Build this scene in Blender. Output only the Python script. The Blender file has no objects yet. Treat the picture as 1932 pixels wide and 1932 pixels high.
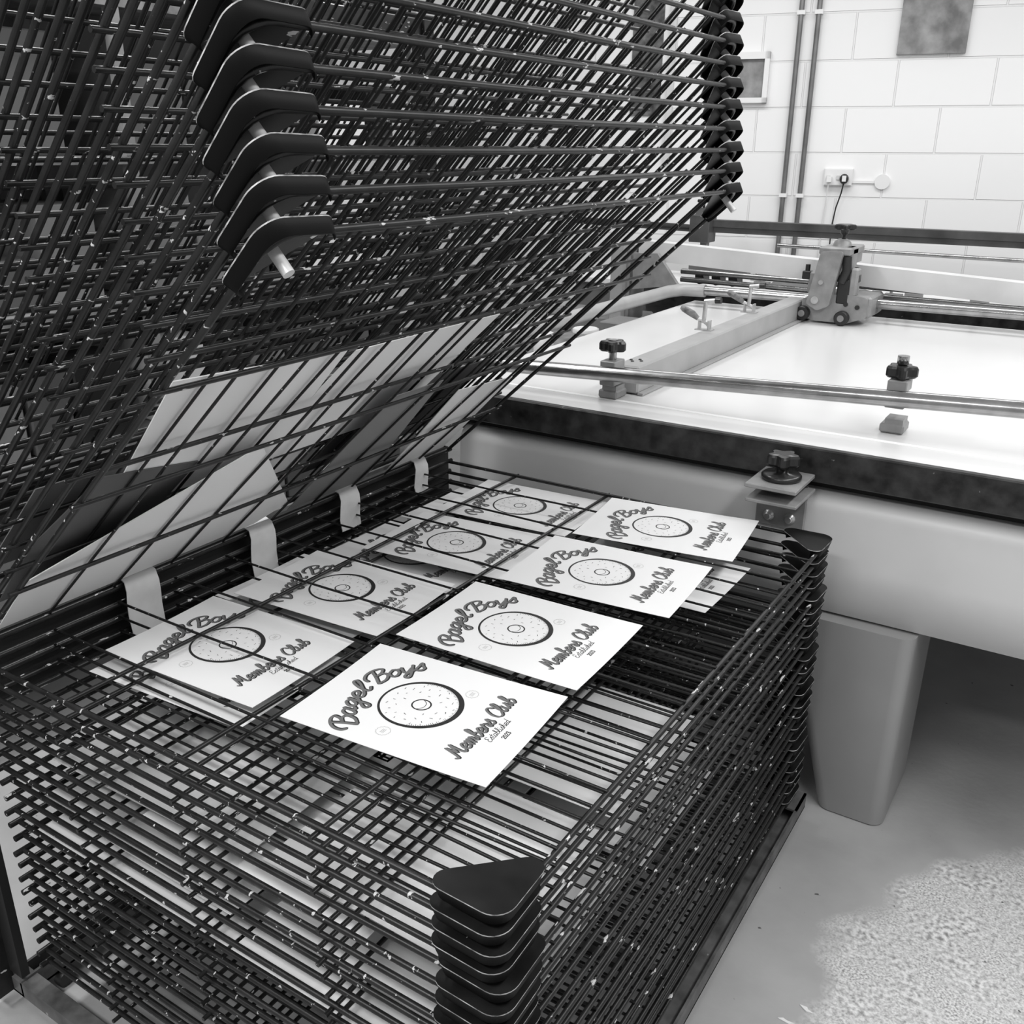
import bpy, math, random
from mathutils import Vector, Matrix
random.seed(7)
S = 0.85          # metres per survey unit
H = 1.95          # survey height of the camera above the floor
SC = bpy.context.scene
COL = SC.collection
R_ = math.radians

# ---------------------------------------------------------------- camera
cam_d = bpy.data.cameras.new('camera'); cam = bpy.data.objects.new('camera', cam_d); COL.objects.link(cam)
AX = ((0.84054971, 0.19719908, -0.50456784), (0.54171923, -0.29898912, 0.78558627), (0.0040566, -0.93365841, -0.35814175))
rows = [[a[0], -a[1], -a[2]] for a in AX]
cam.matrix_world = Matrix.Translation((0, 0, H * S)) @ Matrix(rows).to_4x4()
cam_d.sensor_width = 36; cam_d.sensor_fit = 'HORIZONTAL'; cam_d.lens = 1800 / 1932 * 36
cam_d.clip_start = 0.02
SC.camera = cam

# ---------------------------------------------------------------- world, lights, exposure
w = bpy.data.worlds.new('world'); SC.world = w; w.use_nodes = True
w.node_tree.nodes['Background'].inputs[0].default_value = (1, 1, 1, 1)
w.node_tree.nodes['Background'].inputs[1].default_value = 0.5
SC.view_settings.view_transform = 'Standard'; SC.view_settings.look = 'None'
SC.view_settings.gamma = 1; SC.view_settings.use_curve_mapping = False
SC.view_settings.exposure = 0.0


def area(name, x, y, z, sx, sy, power, rz=0.0):
    d = bpy.data.lights.new(name, 'AREA'); d.shape = 'RECTANGLE'; d.size = sx * S; d.size_y = sy * S; d.energy = power
    o = bpy.data.objects.new(name, d); COL.objects.link(o)
    o.location = (x * S, y * S, (z + H) * S); o.rotation_euler = (0, 0, rz)
    return o


area('ceiling_and_fill_light', 0.9, 1.6, 1.5, 0.35, 3.0, 55)
area('ceiling_and_fill_light', -1.3, -0.9, 1.5, 2.4, 0.35, 75)  # added fill light, brightens the papers at the near left of the rack
area('ceiling_and_fill_light', 0.9, 4.8, 1.5, 0.35, 3.0, 36)
area('ceiling_and_fill_light', -2.6, 1.6, 1.5, 0.35, 3.0, 50)
area('ceiling_and_fill_light', -1.6, 5.0, 1.5, 2.6, 0.35, 28)


# ---------------------------------------------------------------- materials
def mat(name, col, rough=0.5, metal=0.0, var=0.0, scale=8.0, bump=0.0, coat=0.0, chips=None, spec=.5):
    m = bpy.data.materials.new(name); m.use_nodes = True
    nt = m.node_tree; b = nt.nodes['Principled BSDF']
    b.inputs['Base Color'].default_value = (col, col, col, 1)
    b.inputs['Roughness'].default_value = rough; b.inputs['Metallic'].default_value = metal
    b.inputs['Coat Weight'].default_value = coat; b.inputs['Specular IOR Level'].default_value = spec
    geo = nt.nodes.new('ShaderNodeNewGeometry')
    out = None
    if var or bump:
        n = nt.nodes.new('ShaderNodeTexNoise'); n.inputs['Scale'].default_value = scale; n.inputs['Detail'].default_value = 6
        nt.links.new(geo.outputs['Position'], n.inputs['Vector'])
        if var:
            r = nt.nodes.new('ShaderNodeMapRange')
            r.inputs['From Min'].default_value = 0.3; r.inputs['From Max'].default_value = 0.7
            r.inputs['To Min'].default_value = max(col - var, 0); r.inputs['To Max'].default_value = col + var
            nt.links.new(n.outputs['Fac'], r.inputs['Value']); nt.links.new(r.outputs[0], b.inputs['Base Color']); out = r
        if bump:
            bp = nt.nodes.new('ShaderNodeBump'); bp.inputs['Strength'].default_value = bump; bp.inputs['Distance'].default_value = 0.004
            nt.links.new(n.outputs['Fac'], bp.inputs['Height']); nt.links.new(bp.outputs[0], b.inputs['Normal'])
    if chips:
        sc, thr, cc = chips
        n = nt.nodes.new('ShaderNodeTexNoise'); n.inputs['Scale'].default_value = sc; n.inputs['Detail'].default_value = 3
        n.inputs['Roughness'].default_value = 0.6
        st = nt.nodes.new('ShaderNodeVectorMath'); st.operation = 'MULTIPLY'; st.inputs[1].default_value = (1, .35, 1)
        nt.links.new(geo.outputs['Position'], st.inputs[0]); nt.links.new(st.outputs[0], n.inputs['Vector'])
        r = nt.nodes.new('ShaderNodeMapRange')
        r.inputs['From Min'].default_value = thr; r.inputs['From Max'].default_value = thr + 0.02
        nt.links.new(n.outputs['Fac'], r.inputs['Value'])
        mx = nt.nodes.new('ShaderNodeMix'); mx.data_type = 'RGBA'
        nt.links.new(r.outputs[0], mx.inputs['Factor'])
        mx.inputs['A'].default_value = (col, col, col, 1); mx.inputs['B'].default_value = (cc, cc, cc, 1)
        if out: nt.links.new(out.outputs[0], mx.inputs['A'])
        nt.links.new(mx.outputs['Result'], b.inputs['Base Color'])
    return m


M = dict(
    black=mat('black_rack_paint', 0.009, 0.36, 0.0, 0.006, 30, chips=(85, 0.655, 0.5), spec=.4),
    blackthin=mat('black_wire_paint', 0.007, 0.4, 0.0, chips=(95, 0.67, 0.5), spec=.35),
    plate=mat('black_corner_paint', 0.008, 0.36, 0.0, 0.006, 14, chips=(60, 0.70, 0.6), spec=.28),
    skirt=mat('black_paint_skirt_shade', 0.004, 0.5, spec=.12),  # same black as the plates, darkened to put shade on the skirts
    edge=mat('chipped_plate_edge', 0.32, 0.5, 0.0, 0.28, 60),
    pin=mat('bare_steel_pin', 0.6, 0.42, 0.3, 0.08, 30),
    paper=mat('print_paper', 0.71, 0.7),
    inkblack=mat('black_ink', 0.015, 0.6), inkgray=mat('grey_ink', 0.13, 0.6), inklight=mat('pale_ink', 0.3, 0.6),
    card=mat('pale_card', 0.82, 0.7, 0, 0.02, 3), carddark=mat('dark_card', 0.09, 0.65), cardmid=mat('mid_grey_card', 0.2, 0.65),
    tape=mat('cream_tape', 0.58, 0.55, 0, 0.05, 20), plastic=mat('black_plastic', 0.012, 0.45),
    top=mat('white_laminate', 0.68, 0.2, 0, 0.02, 2), rim=mat('dark_wood_edge', 0.02, 0.45, 0, 0.02, 25, chips=(30, 0.72, 0.16)),
    cab=mat('pale_grey_enamel', 0.62, 0.38, 0, 0.03, 4, chips=(26, 0.78, 0.1)), gap=mat('gap_shade_black', 0.01, 0.7),
    steel=mat('polished_steel', 0.36, 0.25, 1.0, 0.08, 20), cast=mat('grey_cast_metal', 0.25, 0.42, 0.1, 0.05, 18),
    barp=mat('grey_bar_paint', 0.34, 0.4, 0, 0.03, 10), zinc=mat('zinc_fitting', 0.55, 0.35, 0.7, 0.12, 25),
    knob=mat('black_knob_plastic', 0.015, 0.28), rubber=mat('red_rubber_grip', 0.16, 0.5, 0, 0.1, 60),
    beamwood=mat('pale_beam', 0.6, 0.5, 0, 0.05, 6), blackbeam=mat('dark_steel_beam', 0.06, 0.4, 0.1, 0.03, 6),
    white=mat('white_plastic', 0.75, 0.4), copper=mat('dull_copper_pipe', 0.17, 0.4, 0.5, 0.04, 10),
    pic=mat('grey_picture', 0.22, 0.6, 0, 0.1, 12), darkpic=mat('dark_poster', 0.09, 0.6, 0, 0.08, 18),
    greybox=mat('grey_machine_paint', 0.2, 0.5, 0, 0.05, 6), wood=mat('weathered_wood', 0.16, 0.6, 0, 0.08, 14),
    tabwhite=mat('white_table_film', 0.78, 0.3, 0, 0.04, 3), basem=mat('dusty_base_paint', 0.1, 0.45, 0.2, 0.05, 20, chips=(40, 0.7, 0.35)),
    cabshade=mat('cabinet_enamel_leg_shade', 0.27, 0.4, 0, 0.02, 4),  # cabinet enamel again, the legs' shading put in as darker grey
)


def wall_mat():
    m = mat('painted_blockwork', 0.74, 0.6, 0, 0.02, 5, 0.12)
    nt = m.node_tree; b = nt.nodes['Principled BSDF']
    tc = nt.nodes.new('ShaderNodeTexCoord'); br = nt.nodes.new('ShaderNodeTexBrick')
    mp = nt.nodes.new('ShaderNodeMapping'); mp.inputs['Rotation'].default_value = (0, 0, 0)
    nt.links.new(tc.outputs['Object'], mp.inputs['Vector']); nt.links.new(mp.outputs[0], br.inputs['Vector'])
    br.inputs['Scale'].default_value = 1.0; br.inputs['Brick Width'].default_value = 0.46; br.inputs['Row Height'].default_value = 0.2655 * S
    br.inputs['Mortar Size'].default_value = 0.006; br.inputs['Mortar Smooth'].default_value = 0.4
    br.inputs['Color1'].default_value = (.82, .82, .82, 1); br.inputs['Color2'].default_value = (.79, .79, .79, 1)
    br.inputs['Mortar'].default_value = (.74, .74, .74, 1)
    nt.links.new(br.outputs['Color'], b.inputs['Base Color'])
    bp = nt.nodes.new('ShaderNodeBump'); bp.invert = True; bp.inputs['Strength'].default_value = 0.7; bp.inputs['Distance'].default_value = 0.006
    nt.links.new(br.outputs['Fac'], bp.inputs['Height'])
    old = b.inputs['Normal'].links[0].from_node
    nt.links.new(old.outputs[0], bp.inputs['Normal']); nt.links.new(bp.outputs[0], b.inputs['Normal'])
    return m


def floor_mat():
    m = bpy.data.materials.new('worn_concrete'); m.use_nodes = True
    nt = m.node_tree; b = nt.nodes['Principled BSDF']; b.inputs['Roughness'].default_value = 0.5
    L = nt.links.new; geo = nt.nodes.new('ShaderNodeNewGeometry')

    def noise(sc, det=5):
        n = nt.nodes.new('ShaderNodeTexNoise'); n.inputs['Scale'].default_value = sc; n.inputs['Detail'].default_value = det
        L(geo.outputs['Position'], n.inputs['Vector']); return n.outputs['Fac']

    def rng(v, a, c, d, e):
        r = nt.nodes.new('ShaderNodeMapRange'); L(v, r.inputs['Value'])
        for i, k in zip(('From Min', 'From Max', 'To Min', 'To Max'), (a, c, d, e)): r.inputs[i].default_value = k
        return r.outputs[0]

    def mix(f, a, c):
        x = nt.nodes.new('ShaderNodeMix'); x.data_type = 'FLOAT'; L(f, x.inputs['Factor']); L(a, x.inputs['A']); L(c, x.inputs['B']); return x.outputs['Result']
    base = rng(noise(3.5), 0.3, 0.7, 0.3, 0.4)
    pale = mix(rng(noise(9, 4), .35, .65, 0, 1), rng(noise(90, 8), 0.34, 0.6, 0.22, 0.74), rng(noise(200, 4), 0.32, 0.6, 0.2, 0.7))
    # the bare, speckled wear patch has a place and an edge of its own on the floor
    sub = nt.nodes.new('ShaderNodeVectorMath'); sub.operation = 'DISTANCE'
    L(geo.outputs['Position'], sub.inputs[0]); sub.inputs[1].default_value = (0.5, 1.65, 0)
    wob = nt.nodes.new('ShaderNodeMath'); wob.operation = 'MULTIPLY_ADD'; L(noise(5, 5), wob.inputs[0]); wob.inputs[1].default_value = 0.3
    L(sub.outputs['Value'], wob.inputs[2])
    L(mix(rng(wob.outputs[0], 0.90, 0.97, 1, 0), base, pale), b.inputs['Base Color']) if False else None
    v = mix(rng(wob.outputs[0], 0.90, 0.97, 1, 0), base, pale)
    # scattered specks and drips
    sp = rng(noise(38, 2), 0.235, 0.26, 0.25, 1)
    mu = nt.nodes.new('ShaderNodeMath'); mu.operation = 'MULTIPLY'; L(v, mu.inputs[0]); L(sp, mu.inputs[1])
    L(mu.outputs[0], b.inputs['Base Color'])
    bp = nt.nodes.new('ShaderNodeBump'); bp.inputs['Strength'].default_value = 0.25; bp.inputs['Distance'].default_value = 0.004
    L(noise(40), bp.inputs['Height']); L(bp.outputs[0], b.inputs['Normal'])
    return m


M['wall'] = wall_mat(); M['floor'] = floor_mat()


# ---------------------------------------------------------------- mesh builder (survey units in, metres out)
class MB:
    def __init__(self): self.v = []; self.f = []; self.mi = []; self.sm = []

    def add(self, vs, fs, mi=0, smooth=False):
        o = len(self.v); self.v += [tuple(p) for p in vs]
        for f in fs: self.f.append([i + o for i in f]); self.mi.append(mi); self.sm.append(smooth)

    def box(self, x0, x1, y0, y1, z0, z1, mi=0, bev=0.0):
        if bev > 0:
            b = bev; X, Y, Z = (x0, x1), (y0, y1), (z0, z1); vs = []; idx = {}
            for i in (0, 1):
                for j in (0, 1):
                    for k in (0, 1):
                        sx, sy, sz = (b, -b)[i], (b, -b)[j], (b, -b)[k]
                        for a, p in enumerate(((X[i], Y[j] + sy, Z[k] + sz), (X[i] + sx, Y[j], Z[k] + sz), (X[i] + sx, Y[j] + sy, Z[k]))):
                            idx[i, j, k, a] = len(vs); vs.append(p)
            F = []
            for i in (0, 1): F.append([idx[i, 0, 0, 0], idx[i, 1, 0, 0], idx[i, 1, 1, 0], idx[i, 0, 1, 0]])
            for j in (0, 1): F.append([idx[0, j, 0, 1], idx[1, j, 0, 1], idx[1, j, 1, 1], idx[0, j, 1, 1]])
            for k in (0, 1): F.append([idx[0, 0, k, 2], idx[1, 0, k, 2], idx[1, 1, k, 2], idx[0, 1, k, 2]])
            for i in (0, 1):
                for j in (0, 1): F.append([idx[i, j, 0, 0], idx[i, j, 1, 0], idx[i, j, 1, 1], idx[i, j, 0, 1]])
            for i in (0, 1):
                for k in (0, 1): F.append([idx[i, 0, k, 0], idx[i, 1, k, 0], idx[i, 1, k, 2], idx[i, 0, k, 2]])
            for j in (0, 1):
                for k in (0, 1): F.append([idx[0, j, k, 1], idx[1, j, k, 1], idx[1, j, k, 2], idx[0, j, k, 2]])
            for i in (0, 1):
                for j in (0, 1):
                    for k in (0, 1): F.append([idx[i, j, k, 0], idx[i, j, k, 1], idx[i, j, k, 2]])
            c = Vector(((x0 + x1) / 2, (y0 + y1) / 2, (z0 + z1) / 2)); F2 = []
            for f in F:
                p = [Vector(vs[q]) for q in f]; n = (p[1] - p[0]).cross(p[2] - p[0]); m = sum(p, Vector()) / len(p)
                F2.append(f if n.dot(m - c) > 0 else f[::-1])
            self.add(vs, F2, mi); return
        vs = [(x, y, z) for x in (x0, x1) for y in (y0, y1) for z in (z0, z1)]
        self.add(vs, [(0, 1, 3, 2), (4, 6, 7, 5), (0, 4, 5, 1), (2, 3, 7, 6), (0, 2, 6, 4), (1, 5, 7, 3)], mi)

    def tube(self, pts, r, n=8, mi=0, cap=True):
        pts = [Vector(p) for p in pts]; rs = r if isinstance(r, (list, tuple)) else [r] * len(pts)
        vs = []; fs = []; up = None
        for i, p in enumerate(pts):
            if i == 0: d = pts[1] - pts[0]
            elif i == len(pts) - 1: d = pts[-1] - pts[-2]
            else: d = (pts[i + 1] - p).normalized() + (p - pts[i - 1]).normalized()
            d.normalize()
            if up is None: up = Vector((0, 0, 1)) if abs(d.z) < 0.9 else Vector((1, 0, 0))
            a = (up - d * up.dot(d)).normalized(); up = a; b = d.cross(a)
            for k in range(n):
                t = 2 * math.pi * k / n
                vs.append(p + (a * math.cos(t) + b * math.sin(t)) * rs[i])
        for i in range(len(pts) - 1):
            for k in range(n):
                k2 = (k + 1) % n
                fs.append((i * n + k, i * n + k2, (i + 1) * n + k2, (i + 1) * n + k))
        self.add(vs, fs, mi, True)
        if cap:
            L = (len(pts) - 1) * n
            self.add(vs[:n], [tuple(range(n))[::-1]], mi); self.add(vs[L:L + n], [tuple(range(n))], mi)

    def prism(self, poly, z0, z1, mi=0, xf=None, smi=None):
        n = len(poly); a = [(x, y, z0) for x, y in poly] + [(x, y, z1) for x, y in poly]
        if xf: a = [xf(*p) for p in a]
        self.add(a, [tuple(range(n))[::-1], tuple(range(n, 2 * n))], mi)
        self.add(a, [(i, (i + 1) % n, n + (i + 1) % n, n + i) for i in range(n)], mi if smi is None else smi)

    def lathe(self, prof, c, n=20, mi=0, axis='z'):
        vs = []; fs = []
        for r, h in prof:
            for k in range(n):
                t = 2 * math.pi * k / n; x, y = r * math.cos(t), r * math.sin(t)
                p = (x, y, h) if axis == 'z' else ((h, x, y) if axis == 'x' else (x, h, y))
                vs.append((c[0] + p[0], c[1] + p[1], c[2] + p[2]))
        for i in range(len(prof) - 1):
            for k in range(n):
                k2 = (k + 1) % n; fs.append((i * n + k, i * n + k2, (i + 1) * n + k2, (i + 1) * n + k))
        self.add(vs, fs, mi, True)
        L = (len(prof) - 1) * n
        self.add(vs[:n], [tuple(range(n))[::-1]], mi); self.add(vs[L:], [tuple(range(n))], mi)

    def starknob(self, c, r, h, mi=0, lobes=5):
        n = lobes * 8; poly = []
        for k in range(n):
            t = 2 * math.pi * k / n; q = r * (0.84 + 0.16 * math.cos(lobes * t)); poly.append((c[0] + q * math.cos(t), c[1] + q * math.sin(t)))
        rings = [(0.86, 0), (1.0, 0.18 * h), (1.0, 0.75 * h), (0.9, 0.95 * h), (0.6, h)]
        vs = []; fs = []
        for s, z in rings: vs += [(c[0] + (x - c[0]) * s, c[1] + (y - c[1]) * s, c[2] + z) for x, y in poly]
        for i in range(len(rings) - 1):
            for k in range(n):
                k2 = (k + 1) % n; fs.append((i * n + k, i * n + k2, (i + 1) * n + k2, (i + 1) * n + k))
        fs.append(tuple(range(n))[::-1]); fs.append(tuple(range((len(rings) - 1) * n, len(rings) * n)))
        self.add(vs, fs, mi, False)

    def mesh(self, name, mats, o=(0, 0, 0)):
        me = bpy.data.meshes.new(name)
        me.from_pydata([((x - o[0]) * S, (y - o[1]) * S, (z - o[2]) * S) for x, y, z in self.v], [], self.f)
        for m in (mats if isinstance(mats, (list, tuple)) else [mats]): me.materials.append(M[m] if isinstance(m, str) else m)
        me.polygons.foreach_set('material_index', self.mi); me.polygons.foreach_set('use_smooth', self.sm)
        me.update(); return me


def W(o): return (o[0] * S, o[1] * S, (o[2] + H) * S)


def thing(name, label, cat, o, group=None):
    e = bpy.data.objects.new(name, None); COL.objects.link(e); e.location = W(o); e.empty_display_size = 0.05
    e['label'] = label; e['category'] = cat
    if group: e['group'] = group
    e['_o'] = o; return e


def part(name, mb, mats, parent, label=None):
    o = tuple(parent['_o']); ob = bpy.data.objects.new(name, mb.mesh(name, mats, o)); COL.objects.link(ob); ob.parent = parent; ob['_o'] = o
    if label: ob['label'] = label
    return ob


def single(name, mb, mats, label, cat, o, group=None):
    ob = bpy.data.objects.new(name, mb.mesh(name, mats, o)); COL.objects.link(ob); ob.location = W(o)
    ob['label'] = label; ob['category'] = cat
    if group: ob['group'] = group
    return ob


def struct(name, mb, mats, o=(0, 0, 0), rz=0):
    ob = bpy.data.objects.new(name, mb.mesh(name, mats, o)); COL.objects.link(ob); ob.location = W(o); ob.rotation_euler.z = rz
    ob['kind'] = 'structure'; return ob


# ---------------------------------------------------------------- the room
b = MB(); b.box(-6.2, 4.2, -1.5, 9.5, -H - 0.1, -H); struct('floor', b, 'floor')
# back wall: local x along wall, local y up (built flat, then stood up so the block courses run along it)
WA = math.atan2(.2194, .9756); WP = Vector((-2.0, 6.46, 0.24))
b = MB(); b.box(-4.6, 6.5, -2.19 + 0, 1.6, -0.1, 0)
me = b.mesh('wall_back', 'wall')
ob = bpy.data.objects.new('wall_back', me); COL.objects.link(ob); ob['kind'] = 'structure'
# local (x, y, z) -> along, up, towards the room
dx = Vector((math.cos(WA), math.sin(WA), 0)); dn = Vector((math.sin(WA), -math.cos(WA), 0))
ob.matrix_world = Matrix.Translation(Vector(W(WP)) + Vector((0, 0, (-0.24 - 0.034) * S))) @ Matrix(((dx.x, 0, dn.x), (dx.y, 0, dn.y), (0, 1, 0))).to_4x4()
b = MB(); b.box(-6.3, -6.2, -1.5, 7.5, -H, 1.55); struct('wall_left', b, 'wall')
b = MB(); b.box(4.2, 4.3, -1.5, 9.0, -H, 1.55); struct('wall_right', b, 'wall')


def wp(s, z, out=0.0):      # a point on the back wall: s along it, z height, out = distance into the room
    return (WP.x + s * dx.x + out * dn.x, WP.y + s * dx.y + out * dn.y, z)


def wbox(mb, s0, s1, z0, z1, o0, o1, mi=0):
    vs = [wp(s, z, o) for s in (s0, s1) for o in (o0, o1) for z in (z0, z1)]
    mb.add(vs, [(0, 1, 3, 2), (4, 6, 7, 5), (0, 4, 5, 1), (2, 3, 7, 6), (0, 2, 6, 4), (1, 5, 7, 3)], mi)


# ---------------------------------------------------------------- drying rack
HX, Y0, Y1, TL_ = -1.85, 0.863, 2.476, 1.277
TW = Y1 - Y0
RO = (-1.2, 1.67, -H)
rack = thing('drying_rack', 'large black wire print drying rack with upper trays swung up, full of prints', 'drying rack', RO)


def rail_pts(z=0.0):
    rr = 0.05; p = [(0.0, 0, z), (0.4, 0, z), (0.8, 0, z), (TL_ - rr, 0, z)]
    for k in range(1, 6):
        t = math.pi / 2 * k / 5; p.append((TL_ - rr + rr * math.sin(t), rr - rr * math.cos(t), z))
    p += [(TL_, TW * 0.33, z - 0.002), (TL_, TW * 0.66, z - 0.002), (TL_, TW - rr, z)]
    for k in range(1, 6):
        t = math.pi / 2 * k / 5; p.append((TL_ - rr + rr * math.cos(t), TW - rr + rr * math.sin(t), z))
    p += [(0.8, TW, z), (0.4, TW, z), (0, TW, z)]
    return p


def rounded(poly, rads, n=6):
    out = []; L = len(poly)
    for i in range(L):
        p = Vector(poly[i]); a = (Vector(poly[i - 1]) - p); c = (Vector(poly[(i + 1) % L]) - p); r = rads[i]
        ang = a.angle(c); d = r / math.tan(ang / 2); a.normalize(); c.normalize()
        p0 = p + a * d; p1 = p + c * d
        ctr = p + (a + c).normalized() * (r / math.sin(ang / 2))
        t0 = math.atan2(p0.y - ctr.y, p0.x - ctr.x); t1 = math.atan2(p1.y - ctr.y, p1.x - ctr.x)
        dt = (t1 - t0 + math.pi) % (2 * math.pi) - math.pi
        for k in range(n + 1):
            t = t0 + dt * k / n; out.append((ctr.x + r * math.cos(t), ctr.y + r * math.sin(t)))
    return out


# tray: frame, hinge tube and grid wires
b = MB()
b.tube(rail_pts(), 0.0056, 8)
b.tube([(0, -0.02, 0), (0, TW / 2, 0), (0, TW + 0.02, 0)], 0.007, 8)
tray_me = b.mesh('tray', 'black')
wire_mes = []
for var in range(3):
    rnd = random.Random(var + 3); b = MB()
    for k in range(1, 10):
        y = 0.161 * k
        pts = [(0.0, y, 0.006)]
        for x in (0.27, 0.605, 0.94, TL_ + 0.002): pts.append((x, y + rnd.uniform(-.004, .004), 0.006 + rnd.uniform(-.0015, .001)))
        b.tube(pts, 0.0032, 6)
    wire_mes.append(b.mesh('grid_wires', 'blackthin'))
rod_mes = []
for x in (0.27, 0.605, 0.94):
    b = MB(); b.tube([(x, -0.022, -0.0045), (x, TW / 2, -0.006), (x, TW + 0.022, -0.0045)], 0.0048, 7); rod_mes.append(b.mesh('cross_rod', 'black'))


def plate_mesh(far):
    def fy(y): return TW - y if far else y
    tri = [(TL_ - 0.145, -0.012), (TL_ + 0.018, -0.018), (TL_ + 0.012, 0.145)]
    if far: tri = [(x, fy(y)) for x, y in tri][::-1]
    P = rounded(tri, [0.022, 0.034, 0.022], 7)
    b = MB(); zt = 0.0135; zb = 0.0115
    n = len(P); b.add([(x, y, zt) for x, y in P], [tuple(range(n))], 0); b.add([(x, y, zb) for x, y in P], [tuple(range(n))[::-1]], 0)
    # pale chipped rim
    b.add([(x, y, zt) for x, y in P] + [(x, y, zb) for x, y in P], [(n + i, n + (i + 1) % n, (i + 1) % n, i) for i in range(n)], 1)
    # folded skirt along the two outer sides, tucked in so its faces go dark
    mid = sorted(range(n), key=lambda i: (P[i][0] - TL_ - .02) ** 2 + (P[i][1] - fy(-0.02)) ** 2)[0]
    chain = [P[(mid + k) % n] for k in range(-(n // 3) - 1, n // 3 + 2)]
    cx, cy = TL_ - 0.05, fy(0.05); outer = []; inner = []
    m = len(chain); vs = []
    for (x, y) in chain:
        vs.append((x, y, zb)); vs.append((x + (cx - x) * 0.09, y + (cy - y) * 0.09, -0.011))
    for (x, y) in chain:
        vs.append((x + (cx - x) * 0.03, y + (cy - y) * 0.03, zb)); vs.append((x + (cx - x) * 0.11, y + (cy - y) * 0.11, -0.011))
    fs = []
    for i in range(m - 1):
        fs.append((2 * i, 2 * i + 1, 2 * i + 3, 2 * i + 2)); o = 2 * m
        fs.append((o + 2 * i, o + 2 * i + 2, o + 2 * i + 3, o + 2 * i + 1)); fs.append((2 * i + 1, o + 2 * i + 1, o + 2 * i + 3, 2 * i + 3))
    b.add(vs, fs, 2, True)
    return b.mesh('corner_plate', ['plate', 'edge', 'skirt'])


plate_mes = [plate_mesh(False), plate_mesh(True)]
pin_mes = []
for far in (0, 1):
    y = TW - 0.024 if far else 0.024
    for ln in (-0.018, -0.036):
        b = MB(); b.tube([(TL_ - 0.034, y, 0.011), (TL_ - 0.034, y, ln)], 0.0085, 12); pin_mes.append(b.mesh('stacking_pin', 'pin'))


def mk(name, me, parent):
    o = bpy.data.objects.new(name, me); COL.objects.link(o); o.parent = parent; return o


def tray(hz, ang, idx, long_pin=False, jx=0, jy=0, hx=HX):
    t = mk('tray', tray_me, rack)
    t.location = ((hx - RO[0] + jx) * S, (Y0 - RO[1] + jy) * S, (hz - RO[2]) * S); t.rotation_euler = (0, -ang, 0)
    mk('grid_wires', wire_mes[idx % 3], t)
    for r in rod_mes: mk('cross_rod', r, t)
    for k in (0, 1):
        mk('corner_plate', plate_mes[k], t)
        mk('stacking_pin', pin_mes[2 * k + (1 if long_pin else 0)], t)
    return t


NL, PITCH = 23, 0.0365
rj = random.Random(4)
for k in range(NL):
    j = (0, 0) if k == 0 else (rj.uniform(-.006, .004), rj.uniform(-.005, .005))
    tray(-1.0 - PITCH * k, 0.0, k, False, *j)
NR = 19
RA = []
for k in range(NR):
    hz = -0.96 + 0.0435 * k
    a = math.atan2(.868 + .0047 * k, .959 - .0045 * k); RA.append((hz, a))
    tray(hz, a, k + 1, k == 0, 0, rj.uniform(-.004, .004))

# rack stand
b = MB()
for y in (Y0 - 0.09, Y1 + 0.05): b.box(-1.99, -1.94, y, y + 0.045, -1.9, 0.35)
b.box(-1.99, -1.95, Y0 - 0.09, Y1 + 0.09, 0.3, 0.35)
part('upright_frame', b, 'black', rack)
b = MB()
b.box(-1.93, -1.89, Y0 - 0.05, Y1 + 0.05, -1.03, -0.985); b.box(-1.9, -1.885, Y0 - 0.05, Y1 + 0.05, -1.12, -0.965)
b.box(-1.99, -1.89, Y0 - 0.05, Y0 - 0.03, -1.84, -0.965); b.box(-1.99, -1.89, Y1 + 0.03, Y1 + 0.05, -1.84, -0.965)
part('hinge_bar', b, 'plastic', rack)
b = MB()
zb0, zb1 = -1.905, -1.855
for (x0, x1) in ((-0.615, -0.548), (-1.96, -1.9)):
    b.box(x0, x1, Y0 - 0.05, Y1 + 0.06, zb0, zb0 + 0.006); b.box(x1 - 0.007, x1, Y0 - 0.05, Y1 + 0.06, zb0, zb1); b.box(x0, x0 + 0.007, Y0 - 0.05, Y1 + 0.06, zb0, zb1 - 0.01)
b.box(-0.615, -0.548, Y1 - 0.04, Y1 + 0.06, zb1 - 0.006, zb1)
for y in (Y0 - 0.05, Y1 + 0.015): b.box(-1.96, -0.555, y, y + 0.04, zb0, zb1 - 0.006)
for y in (1.25, 1.67, 2.1): b.box(-1.93, -0.6, y, y + 0.03, zb0 + 0.002, zb1 - 0.02)
part('base_frame', b, 'basem', rack, 'dusty grey steel base channel with chipped paint')
for x, y in ((-0.64, Y0 + 0.05), (-0.64, Y1 - 0.05), (-1.9, Y0 + 0.05), (-1.9, Y1 - 0.05)):
    b = MB(); b.lathe([(0.02, -0.012), (0.022, -0.008), (0.022, 0.008), (0.02, 0.012)], (x, y, -H + 0.022), 16, 0, 'x'); part('caster_wheel', b, 'plastic', rack)
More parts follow.
